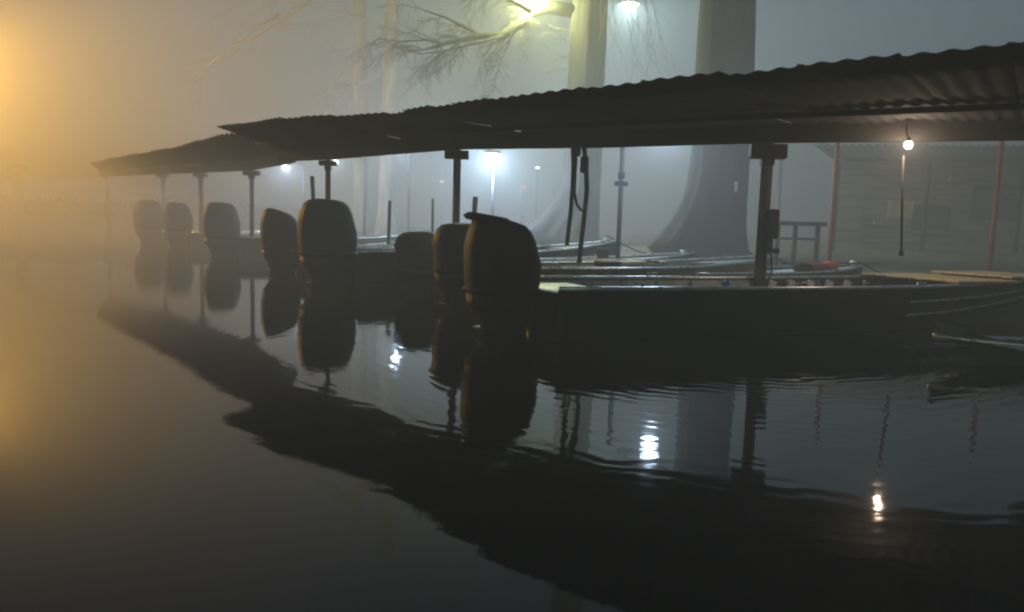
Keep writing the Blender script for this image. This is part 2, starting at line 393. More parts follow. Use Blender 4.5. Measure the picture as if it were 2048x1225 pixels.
# ------------------------------------------------------------------ boat shelters
def corrugated(b, f0, f1, r0, r1, ncor, amp=.022, th=.012, front_jag=0.0, rg=random):
    """one sheet between front edge f0->f1 and rear edge r0->r1, waves running front to back"""
    f0, f1, r0, r1 = map(Vector, (f0, f1, r0, r1)); n = ncor * 6; m = 5; top = []
    for i in range(n + 1):
        s = i / n; z = amp * math.cos(2 * math.pi * s * ncor)
        for j in range(m + 1):
            q = j / m; p = f0.lerp(f1, s).lerp(r0.lerp(r1, s), q); top.append(Vector((p.x, p.y, p.z + z)))
    N = len(top); vs = top + [v - Vector((0, 0, th)) for v in top]; fs = []; k = m + 1
    for i in range(n):
        for j in range(m):
            a = i * k + j; fs.append((a, a + 1, a + k + 1, a + k)); fs.append((N + a, N + a + k, N + a + k + 1, N + a + 1))
        fs.append((i * k, (i + 1) * k, N + (i + 1) * k, N + i * k)); a = i * k + m; fs.append((a, N + a, N + a + k, a + k))
    for j in range(m):
        fs.append((j, N + j, N + j + 1, j + 1)); a = n * k + j; fs.append((a, a + 1, N + a + 1, N + a))
    b.add(vs, fs)
def poly_at(poly, s):
    """point at fraction s (by length) on a polyline"""
    ls = [(Vector(poly[i + 1]) - Vector(poly[i])).length for i in range(len(poly) - 1)]; T = sum(ls) * s
    for i, l in enumerate(ls):
        if T <= l or i == len(ls) - 1: return Vector(poly[i]).lerp(Vector(poly[i + 1]), T / l)
        T -= l

frontA = [at(*q) for q in ((2600, -10, 4.0), (2300, 40, 4.55), (2048, 86, 5.2), (1935, 95, 5.4), (1812, 106, 5.65), (1760, 120, 5.8), (1690, 128, 5.95), (1612, 128, 6.1), (1500, 146, 6.4), (1380, 156, 6.75),
    (1200, 175, 7.3), (1070, 189, 7.75), (1000, 197, 8.2), (850, 216, 9.7), (770, 229, 10.8), (680, 233, 11.7), (570, 236, 12.6), (535, 241, 13.2), (480, 248, 14.4), (432, 254, 15.6))]
ZB = 2.5
def bp_(px, Y, z=ZB): return (xat(px, Y, z), Y, z)
beamA = [bp_(2300, 9.2), bp_(2048, 9.6), bp_(1520, 10.7), bp_(1200, 11.9), bp_(915, 12.8), bp_(655, 15.7), bp_(560, 16.6)]

shA = empty('boat_shelter', (0, 12, 0)); tag(shA, 'near boat shelter with long sagging corrugated roof on dark posts', 'boat shelter')
off = -Vector((0, 12, 0))
rg = random.Random(3)
NS = 22
cuts = [i / NS for i in range(NS + 1)]
def fz(poly, s): return poly_at([tuple(p) for p in poly], s) + off
for i in range(NS):
    s0, s1 = cuts[i], cuts[i + 1]
    jit = rg.uniform(-.010, .015); over = rg.uniform(-.02, .02)
    f0, f1 = fz(frontA, s0), fz(frontA, s1); r0, r1 = fz(beamA, s0), fz(beamA, s1)
    r0.z += .250; r1.z += .250
    dirf = (f0 - r0).normalized() * over
    lap = (f1 - f0).normalized() * .04; st = .014 * (i % 2)
    b = MB(); up = Vector((0, 0, jit + st)); corrugated(b, f0 + dirf - lap * .5 + up, f1 + dirf + lap * .5 + up + Vector((0, 0, -.008)), r0 + up, r1 + up, max(2, int((f1 - f0).length / .15)), .010)
    b.build('roof_sheet', M['roof'], shA, True)
def beam(b, pts, wd, ht):
    for i in range(len(pts) - 1):
        a, c = Vector(pts[i]), Vector(pts[i + 1]); mid = (a + c) / 2; d = c - a
        rz = math.atan2(d.y, d.x); b.box(mid, (d.length + .02, wd, ht), rz, .008, tilt=-math.asin(d.z / d.length))
b = MB(); beam(b, [Vector(p) + off + Vector((0, 0, .13)) for p in beamA], .10, .27); b.build('eave_beam', M['beam'], shA)
b = MB()
for q in (.62,):                                   # purlins under the sheets
    pts = [fz(frontA, s).lerp(fz(beamA, s) + Vector((0, 0, .262)), q) - Vector((0, 0, .062)) for s in [k / 12 for k in range(13)]]
    beam(b, pts, .06, .07)
b.build('purlin', M['beam'], shA)
def shelter_post(root, o, px, Y, ztop, r, lean, head, label=None, m='post', box=False):
    X = xat(px, Y, ztop); h = empty('x', (0, 0, 0)); bpy.data.objects.remove(h)
    b = MB(); b.box((0, 0, (ztop + 1.6) / 2 - 1.6), (r * 2, r * 2, ztop + 1.6), .52, .012)
    p = b.build('post', M[m], root); p.location = Vector((X, Y, 0)) + o
    if head:
        b = MB(); b.box((0, 0, ztop - head[1] / 2 - .02), (head[0], r * 3.2, head[1]), -.1, .01); b.build('head_bracket', M['beam'], p)
        b = MB(); b.box((0, 0, ztop - head[1] - .07), (head[0] * .35, r * 2.4, .09), -.1, .01); b.build('bracket_block', M['beam'], p)
    if box:
        b = MB(); b.box((.10, -.06, 1.36), (.17, .16, .42), .0, .02); b.box((.07, -.05, 1.08), (.11, .12, .14), .0, .015); b.box((.12, -.06, .98), (.2, .14, .07), 0, .01)
        b.tube([(.1, -.1, 1.0), (.13, -.1, .7), (.06, -.1, .4)], .012, 6)
        b.build('junction_box', M['dark'], p)
    return p
shelter_post(shA, off, 1537, 10.7, ZB, .062, 0, (.50, .2), box=True)
shelter_post(shA, off, 915, 12.8, ZB, .052, 0, (.0, 0) if 0 else None)
b = MB(); x = xat(913, 12.6, 2.36); b.box(Vector((x, 12.62, 2.385)) + off, (.40, .12, .14), .0, .01); b.build('head_bracket', M['beam'], shA)
shelter_post(shA, off, 656, 15.8, ZB, .048, 0, (.36, .10))
shelter_post(shA, off, 2150, 9.4, ZB, .08, 0, (.5, .2))
# rear row: thin posts standing on the bank, rear beam
for (px, Y, zt, r, m) in ((1673, 16.5, 3.35, .05, 'redpost'), (2001, 15.0, 3.2, .045, 'redpost'), (1561, 18.5, 3.4, .05, 'palepole')):
    X = xat(px, Y, 2.9); b = MB(); b.tube([(0, 0, -.2), (0, 0, zt)], r, 8); p = b.build('rear_post', M[m], shA, True); p.location = Vector((X, Y, 0)) + off

shB = empty('boat_shelter', (-8, 20, 0)); tag(shB, 'far boat shelter fading into orange fog at left', 'boat shelter')
offB = -Vector((-8, 20, 0))
frontB = [at(590, 252, 16.0), at(430, 272, 19.0), at(350, 297, 23), at(250, 314, 28.5), at(180, 327, 35)]
beamB = [bp_(588, 19.0, 2.68), bp_(502, 23.5, 2.74), bp_(400, 29, 2.95), bp_(325, 33, 3.1), bp_(200, 41, 3.3)]
for i in range(12):
    s0, s1 = i / 12, (i + 1) / 12; g = lambda poly, s: poly_at([tuple(p) for p in poly], s) + offB
    b = MB(); up = Vector((0, 0, rg.uniform(-.02, .03) + .014 * (i % 2)))
    corrugated(b, g(frontB, s0) + up, g(frontB, s1) + up, g(beamB, s0) + up + Vector((0, 0, .28)), g(beamB, s1) + up + Vector((0, 0, .28)), 7, .024); b.build('roof_sheet', M['roof'], shB, True)
b = MB(); beam(b, [Vector(p) + offB + Vector((0, 0, .135)) for p in beamB], .1, .29); b.build('eave_beam', M['beam'], shB)
shelter_post(shB, offB, 503, 23.5, 2.74, .06, 0, (.5, .14)); shelter_post(shB, offB, 401, 29, 2.95, .075, 0, (.5, .14)); shelter_post(shB, offB, 326, 33, 3.1, .08, 0, (.5, .14))
shelter_post(shB, offB, 215, 40, 3.28, .09, 0, (.4, .1))

# ------------------------------------------------------------------ boats
U = Vector((.866, .5, 0)); HEAD = R(30)
def hull_sections(Lg, B, G, bowrise, n=16):
    """stations stern->bow: (x, half beam at gunwale, half beam at chine, keel z, chine z, sheer z)"""
    out = []
    for i in range(n + 1):
        s = i / n; f = max(0.0, (s - .45) / .55)
        hw = B / 2 * ((.93 + .07 * min(1, s * 3)) * (1 - f ** 2.4) + .03 * f)
        hc = hw * (.84 - .35 * f)
        out.append((s * Lg, hw, hc, -.22 + .55 * max(0, (s - .7) / .3) ** 2, -.06 + .42 * f ** 2, G + bowrise * max(0, (s - .35) / .65) ** 2))
    return out
def make_hull(Lg, B, G, bowrise, th=.035, strakes=True):
    S = hull_sections(Lg, B, G, bowrise); b = MB(); rings = []
    for (x, hw, hc, zk, zc, zs) in S:
        iw, ic = max(.01, hw - th), max(.006, hc - th); zf = max(zk + .05, zc + .06)
        m1 = .5
        rings.append([(x, -hw, zs), (x, -(hw * m1 + hc * (1 - m1)) - .012, (zs + zc) / 2), (x, -hc, zc), (x, 0, zk), (x, hc, zc), (x, (hw * m1 + hc * (1 - m1)) + .012, (zs + zc) / 2), (x, hw, zs),
                      (x, iw, zs), (x, ic, zf), (x, 0, zf), (x, -ic, zf), (x, -iw, zs)])
    b.loft(rings)
    S0 = S[0]                                          # transom
    b.box((.03, 0, (S0[5] - .04 + S0[4]) / 2), (.05, S0[1] * 2 - .075, S0[5] - .04 - S0[4]), 0, .005)
    if strakes:
        for sd in (-1, 1):
            for q in (.12,):
                pts = [(x, sd * ((hc + (hw - hc) * q) + .022), zc + (zs - zc) * q) for (x, hw, hc, zk, zc, zs) in S[:-1]]
                b.tube(pts, .013, 5)
    return b, S
def ribs(S, th=.035, step=1, size=.05):
    b = MB()
    for i in range(1, len(S) - 3, step):
        x, hw, hc, zk, zc, zs = S[i]; zf = max(zk + .05, zc + .06)
        for sd in (-1, 1):
            a = Vector((x, sd * (hc - th - .02), zf)); c = Vector((x, sd * (hw - th - .02), zs - .03)); b.tube([a, c], size * .5, 5)
    return b
def cyl_ring(cx, a, bb, z, n=24, e=3.0, skew=0.0):
    out = []
    for k in range(n):
        t = 2 * math.pi * k / n; c, s = math.cos(t), math.sin(t)
        X = math.copysign(abs(c) ** (2 / e), c) * a; Y = math.copysign(abs(s) ** (2 / e), s) * bb
        out.append((cx + X, Y, z + skew * X))
    return out
def outboard(parent, loc, top=1.3, size=1.0, m='cowl', lip=False, tilt=0.0, steer=0.0, trim='rail'):
    """outboard motor, +x towards the bow, local z 0 at the water"""
    k = size; zc = max(.42, top - .80 * k); ck = (top - zc) / .60
    b = MB()                                              # midsection down into the water
    b.loft([cyl_ring(-.30 * k, .35 * k, .22 * k, zc + .03), cyl_ring(-.30 * k, .33 * k, .20 * k, zc - .10 * k), cyl_ring(-.27 * k, .28 * k, .17 * k, zc * .5),
            cyl_ring(-.25 * k, .26 * k, .15 * k, .14), cyl_ring(-.25 * k, .23 * k, .12 * k, -.02), cyl_ring(-.27 * k, .16 * k, .05 * k, -.30)])
    b.box((-.30 * k, 0, .06), (.5 * k, .26 * k, .025), 0, .008)
    b.loft([cyl_ring(-.25 * k, .30 * k, .07 * k, -.34, e=2), cyl_ring(-.25 * k, .34 * k, .075 * k, -.40, e=2), cyl_ring(-.25 * k, .28 * k, .06 * k, -.46, e=2)])
    mo = b.build('outboard_motor', M['mid'], parent, True); mo.location = loc; mo.rotation_euler = (0, tilt, steer)
    c = MB(); sk = .06 if lip == 3 else -.34 if lip == 2 else -.20 if lip is True else -.04
    prof = [(0, .30, .20, 0), (.03, .36, .235, 0), (.12, .385, .25, 0), (.26, .39, .25, 0), (.36, .375, .245, sk * .3), (.46, .345, .232, sk * .6), (.54, .30, .205, sk * .8), (.585, .23, .16, sk * .9), (.60, .12, .09, sk)]
    if lip == 3: prof = [(z, a * (.96 if z < .3 else 1.03), w_, s) for z, a, w_, s in prof]
    c.loft([cyl_ring((-.28 - (.02 if z > .3 else 0)) * k, a * k, w_ * k, zc + z * ck, e=3.1, skew=s) for z, a, w_, s in prof])
    if lip is True:
        c.loft([cyl_ring(-.44 * k, .235 * k, .15 * k, zc + .57 * ck, e=3, skew=-.16), cyl_ring(-.45 * k, .25 * k, .155 * k, zc + .595 * ck, e=3, skew=-.16), cyl_ring(-.45 * k, .20 * k, .12 * k, zc + .625 * ck, e=3, skew=-.14)])
    co = c.build('cowling', M[m], mo, True); smooth_angle(co, 35)
    d = MB(); d.loft([cyl_ring(-.28 * k, .372 * k, .243 * k, zc + .065 * k, e=3.1), cyl_ring(-.28 * k, .398 * k, .262 * k, zc + .07 * k, e=3.1), cyl_ring(-.28 * k, .398 * k, .262 * k, zc + .085 * k, e=3.1), cyl_ring(-.28 * k, .375 * k, .243 * k, zc + .09 * k, e=3.1)]); d.build('cowling_seam', M['cowl2'], mo, True)
    e = MB(); e.box((.02 * k, 0, .48), (.10 * k, .30 * k, .34), 0, .02); e.box((-.05 * k, 0, .60), (.16 * k, .22 * k, .14), 0, .02); e.build('mount_bracket', M['mid'], mo)
    for s in (-1, 1):
        v = MB(); v.box((-.60 * k, s * .16 * k, zc + .30 * k), (.025, .012, .20 * k), 0, .003); v.build('air_intake', M['cowl2'], mo)
    pr = MB()
    for a in range(3):
        t = a * 2.094; q = Vector((0, math.cos(t), math.sin(t)))
        pr.box(Vector((-.62 * k, 0, -.40)) + q * .09, (.03, .07, .16), 0, .005)
    pr.tube([(-.52 * k, 0, -.40), (-.70 * k, 0, -.40)], [.05, .03], 8); pr.build('propeller', M['stainless'], mo, True)
    return mo
def boat(stern, Lg, B, G, bow, label, hullm='hull', inm='alu', seats=(.2, .45, .68), deck=.22, motors=(('cowl', 0, 1.3, 1.0, False),), cleat=True, name='fishing_boat', rz=HEAD, screen=False, deckm='alu', rodrack=False, group='boats moored stern out under the shelters'):
    t = empty(name, (stern[0], stern[1], 0), rz)
    hb, S = make_hull(Lg, B, G, bow); h = hb.build('hull', M[hullm], t, True); smooth_angle(h, 28)
    for sd, hq in ((-1, .70), (1, .70), (-1, .40), (1, .40)):        # spray rails on the forward half
        q = MB(); q.tube([(x, sd * ((hc + (hw - hc) * hq) + .034), zc + (zs - zc) * hq) for (x, hw, hc, zk, zc, zs) in S[9:-1]], .016, 6); q.build('spray_rail', M['rail'], t, True)
    # inner lining just proud of the shell
    ln = MB(); rings = []
    for (x, hw, hc, zk, zc, zs) in S[:-1]:
        zf = max(zk + .05, zc + .06) + .006; iw, ic = max(.012, hw - .041), max(.01, hc - .045)
        rings.append([(x + .06, -iw, zs - .02), (x + .06, -ic, zf), (x + .06, ic, zf), (x + .06, iw, zs - .02)])
    rb = ribs(S); ln.add(rb.v, rb.f)
    n = 4; vs = [v for r in rings for v in r]; fs = []
    for i in range(len(rings) - 1):
        for k in range(3): fs.append((i * n + k, (i + 1) * n + k, (i + 1) * n + k + 1, i * n + k + 1))
    ln.add(vs, fs); ln.build('inner_lining', M[inm], t)
    for sd in (-1, 1):
        g = MB(); g.tube([(x, sd * (hw + .003), zs + .012) for (x, hw, hc, zk, zc, zs) in S], .028, 7); g.build('gunwale_rail', M['rail'], t, True)
    def at_s(s):
        i = s * (len(S) - 1); k = min(int(i), len(S) - 2); f = i - k; return [S[k][j] + (S[k + 1][j] - S[k][j]) * f for j in range(6)]
    for s in seats:
        x, hw, hc, zk, zc, zs = at_s(s); q = MB(); q.box((x, 0, zs - .14), (.30, hw * 2 - .10, .045), 0, .01); q.box((x, 0, zs - .3), (.24, hw * 1.6, .26), 0, .01); q.build('seat', M[deckm if deckm == 'wood' else 'alu'], t)
    if deck:
        q = MB(); idx = [i for i in range(len(S)) if i / (len(S) - 1) >= 1 - deck]; top = []
        for i in idx:
            x, hw, hc, zk, zc, zs = S[i]; w_ = max(.005, hw - .03); top += [(x, -w_, zs - .03), (x, 0, zs - .005), (x, w_, zs - .03), (x, -w_, zs - .06), (x, 0, zs - .06), (x, w_, zs - .06)]
        fs = []
        for k in range(len(idx) - 1):
            a, c = k * 6, k * 6 + 6; fs += [(a, c, c + 1, a + 1), (a + 1, c + 1, c + 2, a + 2), (a + 3, a + 4, c + 4, c + 3), (a + 4, a + 5, c + 5, c + 4)]
        fs += [(0, 1, 4, 3), (1, 2, 5, 4)]; q.add(top, fs); q.build('foredeck', M[deckm], t)
    if cleat:
        x, hw, hc, zk, zc, zs = at_s(.95); q = MB(); q.tube([(x, 0, zs - .01), (x, 0, zs + .09)], [.035, .028], 8); q.tube([(x - .0, -.07, zs + .08), (x, .07, zs + .08)], .022, 6)
        q.build('bow_cleat', M['white'], t, True)
    if screen:
        x, hw, hc, zk, zc, zs = at_s(.5); q = MB(); q.box((x, -hw * .4, zs - .15), (.3, .4, .4), 0, .05); q.build('console', M['dark'], t)
        q = MB(); q.tube([(x - .05, -hw * .4 - .16, zs + .1), (x - .05, -hw * .4 + .16, zs + .1)], .015, 6); q.build('steering_wheel', M['dark'], t)
    for (mm, dy, top, size, lip) in motors:
        outboard(t, (-.02, dy, 0), top, size, mm, lip)
    tag(t, label, 'boat', group); return t
def stern_at(px, Y, dx=.30): 
    """motor centre seen at px, Y metres off -> transom position"""
    X = xat(px, Y, 1.1); return (X + U.x * dx, Y + U.y * dx)
b0 = boat(stern_at(1016, 8.35), 9.0, 1.75, .56, .12, 'nearest dark hulled boat with amber bench boards and one black outboard', 'hull', 'alu', (.18, .36), 0, (('cowl', 0, 1.29, 1.12, True),), cleat=False, rz=R(22))
st0 = Vector(b0.location)
# wide plank decks in the forward half of the near boat
q = MB(); q.box((.45, 0, .50), (.75, 1.45, .04), 0, .01); q.build('stern_deck', M['alu'], b0)
for (x, y) in ((.9, -.86), (3.2, -.875), (5.2, -.86), (2.2, .87), (4.4, .87)):
    q = MB(); q.tube([(x - .07, y, .60), (x - .07, y, .64), (x + .07, y, .64), (x + .07, y, .60)], .012, 6); q.build('deck_cleat', M['rail'], b0, True)
for (s0, s1, y0, y1, z) in ((.66, .80, -.83, .83, .648), (.805, .95, -.66, .66, .70)):
    q = MB(); n = 7
    for k in range(n):
        yy = y0 + (y1 - y0) * (k + .5) / n; q.box((9.0 * (s0 + s1) / 2, yy, z + .004 * (k % 2)), (9.0 * (s1 - s0), (y1 - y0) / n * .94, .03), 0, .006)
    q.build('bench_boards', M['wood'], b0)
for k in range(6):
    q = MB() #                                      # upright brackets inside the far side
    x = 4.15 + .36 * k; q.box((x, .74, .47), (.13, .05, .15), 0, .01, tilt=.35)
    q.build('side_bracket', M['white'], b0)
bW = boat(tuple((st0 + U * 3.7 + Vector((-.5, .866, 0)) * 1.80)[:2]), 4.9, 1.4, .56, .12, 'small rowing boat with white foredeck carrying red and orange gear', 'olive', 'alu', (.2, .38), .52, (), name='rowing_boat', deckm='white')
b1 = boat(stern_at(915, 10.9), 6.4, 1.55, .60, .2, 'camouflage sided boat right behind the nearest one, white cleat on its bow', 'camo', 'alu', (.25, .6), .3, (('cowl2', 0, 1.24, .95, 3),), screen=True)
bF = boat(stern_at(838, 13.3), 6.3, 1.4, .55, .2, 'low boat with a short motor between two taller outboards', 'olive', 'alu', (.2, .5), .25, (('cowl2', 0, 1.08, 1.05, 3),))
bB = boat(stern_at(660, 14.2), 6.6, 1.75, .66, .3, 'boat with tall twin round topped outboards left of the middle', 'hull', 'alu', (.2, .55), .28, (('cowl', .42, 1.45, 1.0, False), ('cowl', -.22, 1.62, 1.38, False)), screen=True)
bC = boat(stern_at(566, 17.0), 6.3, 1.6, .62, .25, 'boat with a single round outboard left of the twin motor boat', 'hull', 'alu', (.2, .5), .25, (('cowl', 0, 1.42, 1.15, 2),))
bD = boat(stern_at(448, 23.5), 6.4, 1.8, .64, .25, 'hazy boat with uneven twin outboards under the far shelter', 'hull', 'alu', (.2, .5), .25, (('cowl', .75, 1.55, 1.0, False), ('cowl', -.30, 1.70, 1.42, False)))
bE = boat(stern_at(362, 29.0), 6.3, 1.6, .62, .25, 'faint boat with one tall outboard, second from the left', 'hull', 'alu', (.2, .5), .25, (('cowl', 0, 1.78, 1.42, 0),))
bG = boat(stern_at(307, 31.5), 6.3, 1.6, .62, .25, 'leftmost boat, an outboard barely visible in the fog', 'hull', 'alu', (.2, .5), .25, (('cowl', 0, 1.88, 1.55, False),))

cn = boat((8.6, 7.0), 4.4, .8, .17, .07, 'low olive canoe poking in from the right edge beside the nearest boat', 'olive', 'alu', (.3, .6), .12, (), cleat=False, name='canoe', rz=R(176), group='boats on the water beside the shelters')
# gear lying in the boats
def blob(name, loc, size, m, label, cat, seed, rz=0.0):
    rg = random.Random(seed); b = MB(); rings = []
    for i in range(8):
        a = math.pi * (i + .3) / 7.6; rr = max(.03, math.sin(a)); z = -math.cos(a)
        rings.append([(rr * math.cos(k * .524) * size[0] * rg.uniform(.82, 1.1), rr * math.sin(k * .524) * size[1] * rg.uniform(.82, 1.1), z * size[2] * rg.uniform(.9, 1.05)) for k in range(12)])
    b.loft(rings); o = b.build(name, M[m], None, True); o.location = loc; o.rotation_euler = (0, 0, rz); tag(o, label, cat); return o
def on_boat(bt, x, y, z):
    return tuple(Vector(bt.location) + Matrix.Rotation(bt.rotation_euler.z, 3, 'Z') @ Vector((x, y, z)))
blob('life_vest', on_boat(bW, 3.9, -.05, .67), (.20, .16, .09), 'orange', 'bright orange life vest on the white foredeck', 'life vest', 1, .4)
blob('folded_tarp', on_boat(bW, 3.45, -.1, .655), (.36, .18, .08), 'red', 'dull red crumpled tarp beside the orange vest', 'tarp', 2, .5)
blob('canvas_bag', on_boat(bW, 2.95, -.2, .65), (.24, .14, .09), 'dark', 'dark canvas bag at the rear of the white foredeck', 'bag', 3, .3)
blob('blue_bottle', on_boat(b0, 3.2, .55, .52), (.05, .05, .05), 'blue', 'small blue bottle on the side of the near boat', 'bottle', 4)
q = MB(); q.tube([(-.9, 0, .0), (.5, .05, .03)], .018, 6); q.loft([[(.5, -.03, .02), (.5, .07, .02), (.5, .07, .045), (.5, -.03, .045)], [(.7, -.09, .02), (.7, .11, .02), (.7, .11, .04), (.7, -.09, .04)], [(1.05, -.07, .03), (1.05, .09, .03), (1.05, .09, .045), (1.05, -.07, .045)]])
o = q.build('paddle', M['dark'], None, True); o.location = on_boat(bW, 4.1, .18, .68); o.rotation_euler = (0, 0, .15); tag(o, 'dark paddle lying along the white foredeck behind the vest', 'paddle')
q = MB(); q.box((0, 0, .1), (.38, .22, .2), .5, .02); q.box((0, 0, .215), (.4, .24, .03), .5, .01)
o = q.build('tackle_box', M['dark'], None); o.location = on_boat(b1, 2.2, -.35, .475); tag(o, 'dark tackle box on a seat of the camouflage sided boat', 'tackle box')
blob('rope_coil', on_boat(bF, 3.4, 0, .50), (.28, .24, .09), 'rope', 'coiled dark rope lying in the low boat', 'rope', 6)
blob('fender', on_boat(bB, 3.0, -.95, .62), (.10, .10, .14), 'white', 'round white fender at the side of the twin motor boat', 'fender', 7)

def lump_seat(bt, x, y, z, label, h=.42):
    t = empty('pedestal_seat', on_boat(bt, x, y, z), bt.rotation_euler.z)
    b = MB(); b.tube([(0, 0, 0), (0, 0, h * .55)], .03, 8); b.build('pedestal', M['post'], t, True)
    b = MB(); b.box((0, 0, h * .6), (.38, .40, .08), 0, .03); b.build('seat', M['dark'], t)
    b = MB(); b.box((-.17, 0, h * .6 + .2), (.07, .38, .32), 0, .03); b.build('backrest', M['dark'], t)
    tag(t, label, 'boat seat', 'low folding seats in the boats')
lump_seat(bB, 4.3, .1, .42, 'low dark seat in the twin motor boat', .3)
lump_seat(bF, 3.9, -.1, .30, 'low dark seat in the boat with the short motor', .3)
for (bt, x, y, z, d, m, nm, lab) in ((b1, 3.2, .2, .22, (.6, .38, .30), 'white', 'cool_box', 'white cool box amidships in the camouflage sided boat'),
        (bF, 2.4, .1, .2, (.42, .3, .26), 'olive', 'fuel_tank', 'olive fuel tank in the boat with the short motor'),
        (b0, 1.9, .2, .02, (.5, .34, .28), 'red', 'fuel_tank', 'red fuel tank near the stern of the nearest boat'),
        (bB, 2.2, -.3, .25, (.55, .4, .3), 'white', 'cool_box', 'white cool box near the stern of the twin motor boat')):
    t = empty(nm, on_boat(bt, x, y, z), bt.rotation_euler.z); b = MB(); b.box((0, 0, d[2] / 2), d, 0, .03); b.build('body', M[m], t)
    b = MB(); b.box((0, 0, d[2] + .022), (d[0] * 1.03, d[1] * 1.03, .04), 0, .015); b.build('lid', M[m], t)
    b = MB(); b.tube([(-d[0] * .2, 0, d[2] + .04), (-d[0] * .12, 0, d[2] + .09), (d[0] * .12, 0, d[2] + .09), (d[0] * .2, 0, d[2] + .04)], .012, 6); b.build('handle', M['dark'], t, True)
    tag(t, lab, 'cool box' if nm == 'cool_box' else 'fuel tank')
for i, (bt, x, y, z, a, lab) in enumerate(((b1, 2.9, .5, .63, .03, 'oar lying along the side of the camouflage sided boat'), (bB, 2.8, .55, .72, -.04, 'oar lying along the side of the twin motor boat'), (bF, 3.1, -.5, .6, .05, 'oar lying along the side of the boat with the short motor'))):
    q = MB(); q.tube([(-1.1, 0, 0), (.7, 0, .02)], .02, 6); q.loft([[(.7, -.03, .01), (.7, .03, .01), (.7, .03, .035), (.7, -.03, .035)], [(.9, -.08, .01), (.9, .08, .01), (.9, .08, .035), (.9, -.08, .035)], [(1.3, -.07, .02), (1.3, .07, .02), (1.3, .07, .04), (1.3, -.07, .04)]])
    o = q.build('oar', M['wood'], None, True); o.location = on_boat(bt, x, y, z); o.rotation_euler = (0, 0, bt.rotation_euler.z + a); tag(o, lab, 'oar', 'oars in the boats')
def bow_line(bt, Lg, z, to, label, i):
    a = Vector(on_boat(bt, Lg * .95, 0, z + .12)); c = Vector(to); pts = []
    for k in range(9):
        q = k / 8; p = a.lerp(c, q); p.z -= .25 * math.sin(math.pi * q); pts.append(p - a)
    b = MB(); b.tube(pts, .014, 6); o = b.build('bow_rope', M['rope'], None, True); o.location = a; tag(o, label, 'rope', 'bow ropes to the bank')
for i, (bt, Lg, z, lab) in enumerate(((bW, 4.9, .66, 'thin rope from the white foredeck to the bank'), (b1, 6.4, .8, 'thin rope from the white bow cleat of the camouflage sided boat to the bank'), (bB, 6.6, .96, 'thin rope from the twin motor boat to the bank'))):
    a = Vector(on_boat(bt, Lg, 0, 0)); bow_line(bt, Lg, z, (a.x + 2.3, a.y + 1.3, .62), lab, i)

# ------------------------------------------------------------------ hanging lamp, cables, stakes
wl = at(1817, 290, 9.75); t = empty('hanging_lamp', tuple(wl)); tag(t, 'small warm bulb hanging from the roof beam above the near boat', 'lamp')
b = MB(); b.tube([(0, 0, .05), (-.03, .02, .16), (-.02, .05, .26)], .008, 6); b.build('cord', M['rope'], t)
b = MB(); b.tube([(0, 0, .03), (0, 0, .09)], [.03, .02], 8); b.build('socket', M['dark'], t)
bulb_mesh(.05, flat=1.1).build('bulb', emis('warm_glow', (1, .78, .6), 110), t, True)
light('lamp_light', (0, 0, 0), 60, (1.0, .74, .52), .03, t)
rod = MB(); e = at(1805, 500, 9.9) - Vector(wl); rod.tube([(.03, .12, -.12), (e.x * .5, .12, e.z * .5), (e.x, .14, e.z)], .014, 6); rod.tube([(e.x, .14, e.z), (e.x, .14, e.z - .08)], .028, 6)
o = rod.build('hanging_rod', M['rope'], None, True); o.location = wl + Vector((0, .04, 0)); tag(o, 'thin dark rod hanging below the warm bulb', 'rod')

Yc = 11.95
def hang(name, pp, r, m, label, cat, Y=Yc, yj=.02):
    p = [at(x, y, Y + yj * i) for i, (x, y) in enumerate(pp)]; o0 = p[0]; b = MB(); b.tube([q - o0 for q in p], r, 7)
    o = b.build(name, M[m], None, True); o.location = o0; tag(o, label, cat); return o
hang('fuel_hose', [(1146, 292), (1147, 330), (1145, 380), (1141, 430), (1136, 470), (1134, 492)], .036, 'rope', 'thick dark hose hanging straight, left one of the hanging pair', 'hose', yj=0)
hang('mooring_rope', [(1168, 292), (1172, 330), (1174, 380), (1169, 430), (1163, 480), (1158, 526)], .040, 'rope', 'dark rope running down to a boat, right one of the hanging pair', 'rope', Y=12.05, yj=-.01)
hang('rope_loop', [(1153, 296), (1151, 340), (1149, 385), (1153, 408), (1161, 420), (1168, 422), (1172, 408)], .024, 'rope', 'narrow loop of cable hanging between the hose and the rope', 'cable', Y=11.9, yj=0)
x0 = at(1169, 330, 11.8); b = MB(); b.box((0, 0, 0), (.12, .1, .26), .2, .02); o = b.build('pulley_block', M['dark']); o.location = x0; tag(o, 'dark pulley block at the top of the hanging rope', 'pulley')
x0 = at(1153, 300, 11.86); b = MB(); b.box((0, 0, 0), (.13, .1, .2), .2, .02); o = b.build('hose_clamp', M['dark']); o.location = x0; tag(o, 'dark clamp under the beam holding the hanging hose', 'clamp')
def stake(px, y0, Y, r, lean, label):
    tp = at(px, y0, Y); b = MB(); b.tube([(0, 0, 0), (lean * .5, 0, -tp.z * .5), (lean, 0, -tp.z - .9)], r, 7); o = b.build('mooring_stake', M['post'], None, True); o.location = tp; tag(o, label, 'stake', 'mooring stakes between the boats')
stake(951, 394, 15.5, .055, -.08, 'short upright stake just right of the mid post')
stake(624, 353, 17, .05, .12, 'leaning stake just left of the small headed post')
stake(780, 402, 19.5, .05, -.05, 'thin faint stake midway between the two middle posts')
stake(866, 398, 21, .04, 0, 'faintest thin stake left of the mid post')

